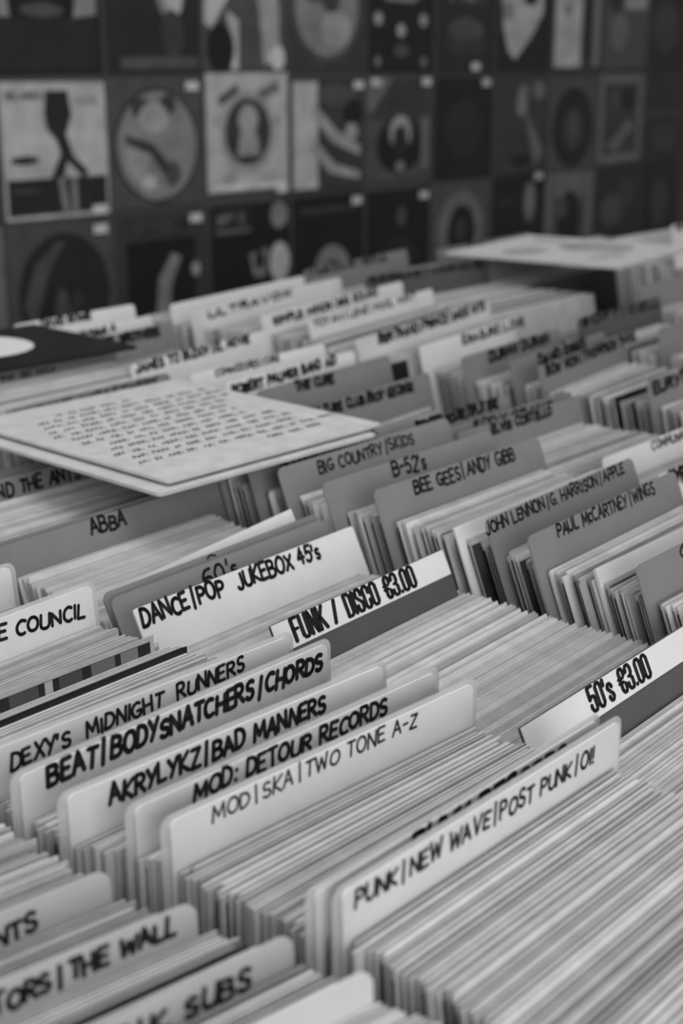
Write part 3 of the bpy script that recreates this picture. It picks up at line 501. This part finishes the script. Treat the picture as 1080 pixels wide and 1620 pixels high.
for key, col, cx, cy, z, rot, lean, w, shade, style, texts in DIVIDERS:
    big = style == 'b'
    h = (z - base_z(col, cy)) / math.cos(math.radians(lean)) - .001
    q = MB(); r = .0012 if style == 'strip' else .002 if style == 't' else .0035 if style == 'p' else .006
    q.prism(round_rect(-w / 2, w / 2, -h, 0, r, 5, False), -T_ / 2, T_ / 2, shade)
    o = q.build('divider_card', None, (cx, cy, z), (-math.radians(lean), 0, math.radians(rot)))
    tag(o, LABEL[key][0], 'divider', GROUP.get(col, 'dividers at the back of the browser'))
    y = -T_ / 2 - .0002; carrier = o
    if style == 'strip':
        q = MB(); q.quadbox(-w / 2 + .0004, w / 2 - .0004, y - .0002, y + .00015, -.0172, -.0004, 'label'); carrier = q.build('label_strip', o); y -= .0004
    if style == 'p':
        q = MB(); q.prism(round_rect(-w / 2 - .0042, w / 2 + .0042, -h + .002, .0022, .006, 5, False), T_ / 2 + .0003, T_ / 2 + .0006, 'film'); q.build('clear_sleeve', o)
    for t in texts:
        lettering(*t, y, 'lettering', carrier)

# ------------------------------------------------------------------ records
def sleeve_mesh(name, w, h, t, key, opening, bow=0.0):
    """a square sleeve: two leaves joined on three sides; the open side shows the edge of what is inside. Origin at the top centre."""
    q = MB(); lf = t * .3; d = .0011
    x0, x1, y0, y1 = -w / 2, w / 2, -t / 2, t / 2
    mid = 'inner'
    if opening == 'top':
        segs = [(y0, y0 + lf, 0, key), (y0 + lf, y1 - lf, -d, mid), (y1 - lf, y1, -.0007, key)]
        for a, b_, zt, k in segs: q.quadbox(x0, x1, a, b_, -h, zt, k)
    else:
        lf = t * .17; edge = 'vinyl' if t > .0017 else 'paper5'
        segs = [(y0, y0 + lf, x0, 0, key), (y0 + lf, y1 - lf, x0 + .0001, -.0040, edge), (y1 - lf, y1, x0 + .0006, -.0002, key)]
        q.quadbox(x0 + .002, x1, y0 + lf, y1 - lf, -.0040, -.0003, key)
        for a, b_, xl, zt, k in segs: q.quadbox(xl, x1, a, b_, -h, zt, k)
    if bow:
        q.v = [(x, y + bow * (1 - (2 * x / w) ** 2), z_) for x, y, z_ in q.v]
    return q

VAR = {}
def variant(ki, opening, size):
    k = (ki, opening, size)
    if k not in VAR:
        r3 = random.Random(str(k)); w = {7: .179, 12: .305}[size]; h = {7: .183, 12: .312}[size]
        lst = []
        for j in range(4):
            t = r3.choice([.0014, .0016, .0017, .0019]) if size == 7 and opening == 'top' else r3.choice([.0014, .0018, .0022])
            q = sleeve_mesh('record', w + r3.uniform(-.003, .003), h + r3.uniform(-.0013, .0013), t, 'paper%d' % ki, opening)
            lst.append((q, t, None))
        VAR[k] = lst
    return VAR[k]
MESHES = {}
# sleeves that stand proud of their row: column, x, y of the top edge, rise, rot, lean, roll, material, width, thickness, label
PROUD = [
 ('A', .383, .5495, .0100, 0, 3, 0, 'paper2', .180, .0016, 'picture sleeve with a dark photo band, between the COUNCIL and MIDNIGHT dividers'),
 ('A', .394, .5365, .0030, 0, 3, 0, 'vinyl', .182, .0022, 'black sleeve edge just before the picture sleeve with a photo band'),
 ('B', .622, .6640, .024, 2.6, 26, -3.2, 'paper6', .180, .0012, "bright white sleeve slanting up behind the 60's dividers"),
 ('C', .826, .5430, .010, 1.5, 22, 0, 'paper6', .186, .0016, 'bright white sleeve edge behind the three slashed names divider'),
 ('C', .818, .4280, .008, .8, 22, .8, 'paper6', .182, .0022, 'white sleeve with a curled bright edge, beyond the printed 50\'s strip'),
 ('E', 1.318, .7120, .004, 2, 14, 0, 'vinyl', .190, .0050, 'black sleeve making a long dark line beyond the broad grey divider'),
 ('D', 1.088, .9300, .024, 4.5, 14, 0, 'vinyl', .180, .0030, 'black sleeve corner beside the white LOVE divider'),
 ('P', 1.97, 1.232, .0003, 4, 10, 0, 'vinyl', .305, .0040, 'added black album sleeve standing in for shade under the big flat album'),  # added front sleeve; its black supplies the shade below the flat album
 ('Q', 2.31, 1.122, .0003, 0, 10, 0, 'vinyl', .305, .0040, 'added black album sleeve standing in for shade beside the big flat album'),  # likewise added, black so that this bay front looks shaded
]
proud = []   # column, y at the tray board, half thickness, top height, sleeve height
for p in PROUD:
    lr = math.radians(p[5]); hgt = (.312 if p[0] in 'PQ' else .183) + p[3]
    bz = base_z(p[0], p[2] - hgt * math.sin(lr)); proud.append((p[0], p[2] - hgt * math.sin(lr), p[9] / 2, bz + hgt * math.cos(lr) + .0004, hgt))

# rows: extra planes that close each row at its front and back: (x, y at the dividers' top level, rot, lean)
ENDS = {'Z': ((.222, .215, -9, 4), (.205, .52, -6, 2)), 'A': ((.428, .165, 0, 22), (.372, .78, 0, 6)), 'B': ((.625, .235, 1, 26), (.66, .96, 0, 14)),
        'C': ((.815, .33, 0, 22), (.86, 1.22, 0, 12)), 'D': ((1.08, .45, 0, 16), (1.06, 1.42, 3, 10)), 'E': ((1.315, .55, 0, 14), (1.32, .968, 6, 14)),
        'F': ((1.54, .66, 0, 12), (1.535, .955, 3, 12)), 'H': ((1.80, .75, 0, 12), (1.80, .975, 0, 12)), 'G': ((1.318, .983, 9, 10), (1.355, 1.41, 9, 10)),
        'K': ((1.668, 1.10, 1, 10), (1.67, 1.50, 9, 10)), 'P': ((1.97, 1.24, 4, 10), (1.985, 1.50, 3, 10)), 'Q': ((2.31, 1.13, 0, 10), (2.31, 1.50, 0, 10))}
ZREF = {'B': -.02, 'D': -.02, 'E': -.01}
cam_inv = cam.matrix_world.inverted()
def project(p):
    q_ = cam_inv @ Vector(p)
    if q_.z > -.05: return None
    return 540 + 2250 * q_.x / -q_.z, 810 - 2250 * q_.y / -q_.z, -q_.z
recs = []   # (distance, col, section, tone, opening, size, variant, top location, rot, lean)
for col in TRAY:
    rows = [(d[3], d[2], d[5], d[6], d[0], d[4]) for d in DIVIDERS if d[1] == col]
    f, b_ = ENDS[col]; zr = ZREF.get(col, 0)
    rows = [(f[1], f[0], f[2], f[3], 'front', zr)] + sorted(rows) + [(b_[1], b_[0], b_[2], b_[3], None, zr)]
    size = 12 if col in 'GKPQ' else 7
    hs = .312 if size == 12 else .183
    for a, b in zip(rows, rows[1:]):
        # the two cards' planes brought to the height of the tray board
        pl = []
        for r_ in (a, b):
            bz = base_z(col, r_[0]); pl.append((r_[0] - (r_[5] - bz) * math.tan(math.radians(r_[3])), r_[1], r_[2], r_[3]))
        gap = min(pl[1][0] - pl[0][0], b[0] - a[0]) - abs(math.radians(b[2] - a[2])) * .10
        lean_m = (a[3] + b[3]) / 2
        n_ = int((gap - .0022) / ((.0021 if col in 'AB' else .0028) / math.cos(math.radians(lean_m))))
        if n_ <= 0: continue
        k0 = .0020 / (b[0] - a[0])
        loose = col == 'A' and a[4] == 'front'
        if loose: n_ = int((b[0] - a[0]) / .0027)
        for i in range(n_):
            t = k0 + (1 - 2 * k0) * (i + .5 + rnd.uniform(-.1, .1)) / n_
            by = pl[0][0] + (pl[1][0] - pl[0][0]) * t; x = pl[0][1] + (pl[1][1] - pl[0][1]) * t
            rot = pl[0][2] + (pl[1][2] - pl[0][2]) * t; lean = pl[0][3] + (pl[1][3] - pl[0][3]) * t
            if any(c_ == col and abs(by - yb) < hf + .0012 for c_, yb, hf, _z, _h in proud): continue
            if col in 'CDEZ': opening = 'left' if rnd.random() < .62 else 'top'
            elif col == 'A': opening = 'left' if rnd.random() < .3 else 'top'
            else: opening = 'top'
            tone = rnd.choices([0, 1, 2, 3, 4, 5], [0, .6, 5, 7, 3, 0] if col in 'AB' else [2, 4, 5, 5, 3, 1.0])[0]
            vi = rnd.randrange(4); bz = base_z(col, by)
            hh = -min(p[2] for p in variant(tone, opening, size)[vi][0].v)
            lr = math.radians(lean); rr = math.radians(rot)
            x += rnd.uniform(-.0035, .0035) * (.5 if col == 'B' else .8 if col in 'ZA' else 1.5)
            x += {'Z': .008, 'A': -.002}.get(col, 0)
            ty = by + hh * math.sin(lr); tz = bz + hh * math.cos(lr) + .0003
            loc = (x - math.sin(rr) * 0, ty, tz)
            hits = [project((x + s_ * .085 * math.cos(rr), ty + s_ * .085 * math.sin(rr), tz)) for s_ in (-1, -.5, 0, .5, 1)]
            seen = [p for p in hits if p and -10 < p[0] < 1090 and -10 < p[1] < 1640]
            recs.append([seen[0][2] if seen else 99, col, a[4], b[4], tone, opening, size, vi, loc, rot, lean])
order = sorted(range(len(recs)), key=lambda i: recs[i][0])
single = set(order[:288])
ONES = 'zeroth first second third fourth fifth sixth seventh eighth ninth tenth eleventh twelfth thirteenth fourteenth fifteenth sixteenth seventeenth eighteenth nineteenth'.split()
TENS = {2: ('twenty', 'twentieth'), 3: ('thirty', 'thirtieth'), 4: ('forty', 'fortieth'), 5: ('fifty', 'fiftieth'), 6: ('sixty', 'sixtieth'), 7: ('seventy', 'seventieth'), 8: ('eighty', 'eightieth'), 9: ('ninety', 'ninetieth')}
def ordinal(n): return ONES[n] if n < 20 else TENS[n // 10][1] if n % 10 == 0 else TENS[n // 10][0] + '-' + ONES[n % 10]
rank = {}; count = {}
for sec_ in sorted({(r_[1], str(r_[2])) for r_ in recs}):
    mem = sorted([k for k in range(len(recs)) if (recs[k][1], str(recs[k][2])) == sec_], key=lambda k: recs[k][8][1] * (-1 if sec_[1] == 'front' else 1))
    for k_, m_ in enumerate(mem): rank[m_] = k_ + 1
mass = MB()
for i, (dist, col, sec, nxt, tone, opening, size, vi, loc, rot, lean) in enumerate(recs):
    q = variant(tone, opening, size)[vi][0]
    if i in single and dist < 90:
        mk = (tone, opening, size, vi)
        if mk not in MESHES: MESHES[mk] = q.mesh('record')
        o = link('record', MESHES[mk], None, loc, (-math.radians(lean), 0, math.radians(rot)))
        if sec == 'front':
            s_ = {'Z': 'bottom-edge white divider', 'A': 'white punk and new wave divider', 'B': "printed 50's price divider", 'C': "grey divider beyond the 50's strip"}.get(col, 'first divider of its row')
            lab = ordinal(rank[i]) + ' single in front of the ' + s_; grp = 'singles in front of the ' + s_
        else:
            s_ = LABEL[sec][1] or LABEL[sec][0]
            lab = ordinal(rank[i]) + ' single behind the ' + s_; grp = 'singles behind the ' + s_
        tag(o, lab, 'record', grp)
    else:
        R_ = Euler((-math.radians(lean), 0, math.radians(rot))).to_matrix(); L_ = Vector(loc); b0 = len(mass.v)
        mass.v += [tuple(R_ @ Vector(p) + L_) for p in q.v]
        mass.f += [tuple(b0 + k for k in f) for f in q.f]
        mass.k += q.k
tag(mass.build('filed_records'), 'records packed in the farther rows of the browser', 'records', kind='stuff')

# ------------------------------------------------------------------ loose sleeves lying on top of the rows
def flat_sleeve(name, cx, cy, z, w, d, t, rot, key, label, cat, r=.003, tilt=(0, 0)):
    q = MB(); q.prism(round_rect(-w / 2, w / 2, -d / 2, d / 2, r, 4), 0, t, key)
    q.v = [(x, z_, t - y) for x, y, z_ in q.v]          # lay the card down, its printed face up
    o = q.build(name, None, (cx, cy, z), (math.radians(tilt[0]), math.radians(tilt[1]), math.radians(rot)))
    tag(o, label, cat); return o
def flat_art(o, w, d, top, marks):
    """marks: (key, list of strokes in x,y, half width)"""
    q = MB()
    for key, strokes, hw in marks: pen_strokes(q, strokes, hw, hw, 0, key, 5)
    q.v = [(x, z_, top + .0002) for x, y, z_ in q.v]
    return q.build('printed_text', o)
flat_sleeve('record_sleeve', .737, .8285, .0012, .226, .248, .0024, -1.5, 'paper3', 'lower sleeve of the pair lying flat across the rows', 'record sleeve', .004)
o = flat_sleeve('record_sleeve', .751, .836, .0062, .226, .250, .0022, -1.5, 'paper3', 'pale sleeve printed with lines of small text, lying on another sleeve', 'record sleeve', .004)
marks = []; r4 = random.Random(9)
for row in range(13):
    yy = .088 - row * .0148; x = -.098 + r4.uniform(0, .022); end = .100 - r4.uniform(0, .03)
    if row in (0,): x = -.05; end = .03
    if row == 12: x = .02
    while x < end:
        wl = r4.uniform(.006, .02); st = []; n_ = int(wl / .0022)
        for k in range(n_ + 1): st.append((x + k * .0022, yy + (.0036 if k % 2 else -.0014) + r4.uniform(-.0012, .0012)))
        if len(st) > 1: marks.append(('ink' if row else 'p0.05', [st], .00065))
        x += wl + .0055
flat_art(o, .226, .25, .0022, marks)

o = flat_sleeve('album_sleeve', 1.925, 1.205, .0035, .285, .290, .004, 7, 'paper3', 'big pale album sleeve lying flat on the back rows', 'album sleeve', .004)
q = MB()
for (cx, cy, a, b_, key) in ((-.06, .05, .05, .03, 'p0.3'), (.05, -.02, .06, .06, 'p0.3'), (-.04, -.08, .05, .02, 'p0.42'), (.09, .08, .03, .03, 'p0.42')):
    q.poly([(cx + a * math.cos(2 * math.pi * i / 20), cy + b_ * math.sin(2 * math.pi * i / 20), .0042 + .0001 * len(q.f)) for i in range(20)], key)
q.build('cover_print', o)

o = flat_sleeve('record_sleeve', .868, 1.212, .0035, .186, .186, .003, -3, 'vinyl', 'black record sleeve with a white curved shape lying flat', 'record sleeve', .003)
q = MB(); q.poly([(-.030 + .060 * math.cos(2 * math.pi * i / 32), .02 + .062 * math.sin(2 * math.pi * i / 32), .0033) for i in range(32)], 'label'); q.build('cover_print', o)

for p, (c_, yb, hf, zt, hgt) in zip(PROUD, proud):
    q = sleeve_mesh('record', p[8], hgt, p[9], p[7], 'top')
    o = q.build('record', None, (p[1], p[2], zt))
    o.rotation_euler = (Euler((-math.radians(p[5]), 0, math.radians(p[4]))).to_matrix() @ Matrix.Rotation(math.radians(p[6]), 3, 'Y')).to_euler()
    tag(o, p[10], 'record', 'sleeves standing proud of their row')
    if 'photo band,' in p[10]:
        q = MB(); yy = -.0008
        q.poly([(-.089, yy - .0002, -.0115), (.087, yy - .0002, -.0115), (.087, yy - .0002, -.0030), (-.089, yy - .0002, -.0030)], 'p0.025')
        for x0, x1, k in ((-.02, -.012, 'p0.3'), (-.006, .012, 'p0.09'), (.016, .021, 'p0.42'), (.025, .04, 'p0.09'), (.046, .062, 'p0.14'), (.066, .078, 'p0.2')):
            q.poly([(x0, yy - .0004, -.0113), (x1, yy - .0004, -.0113), (x1, yy - .0004, -.0032), (x0, yy - .0004, -.0032)], k)
        q.build('cover_print', o)
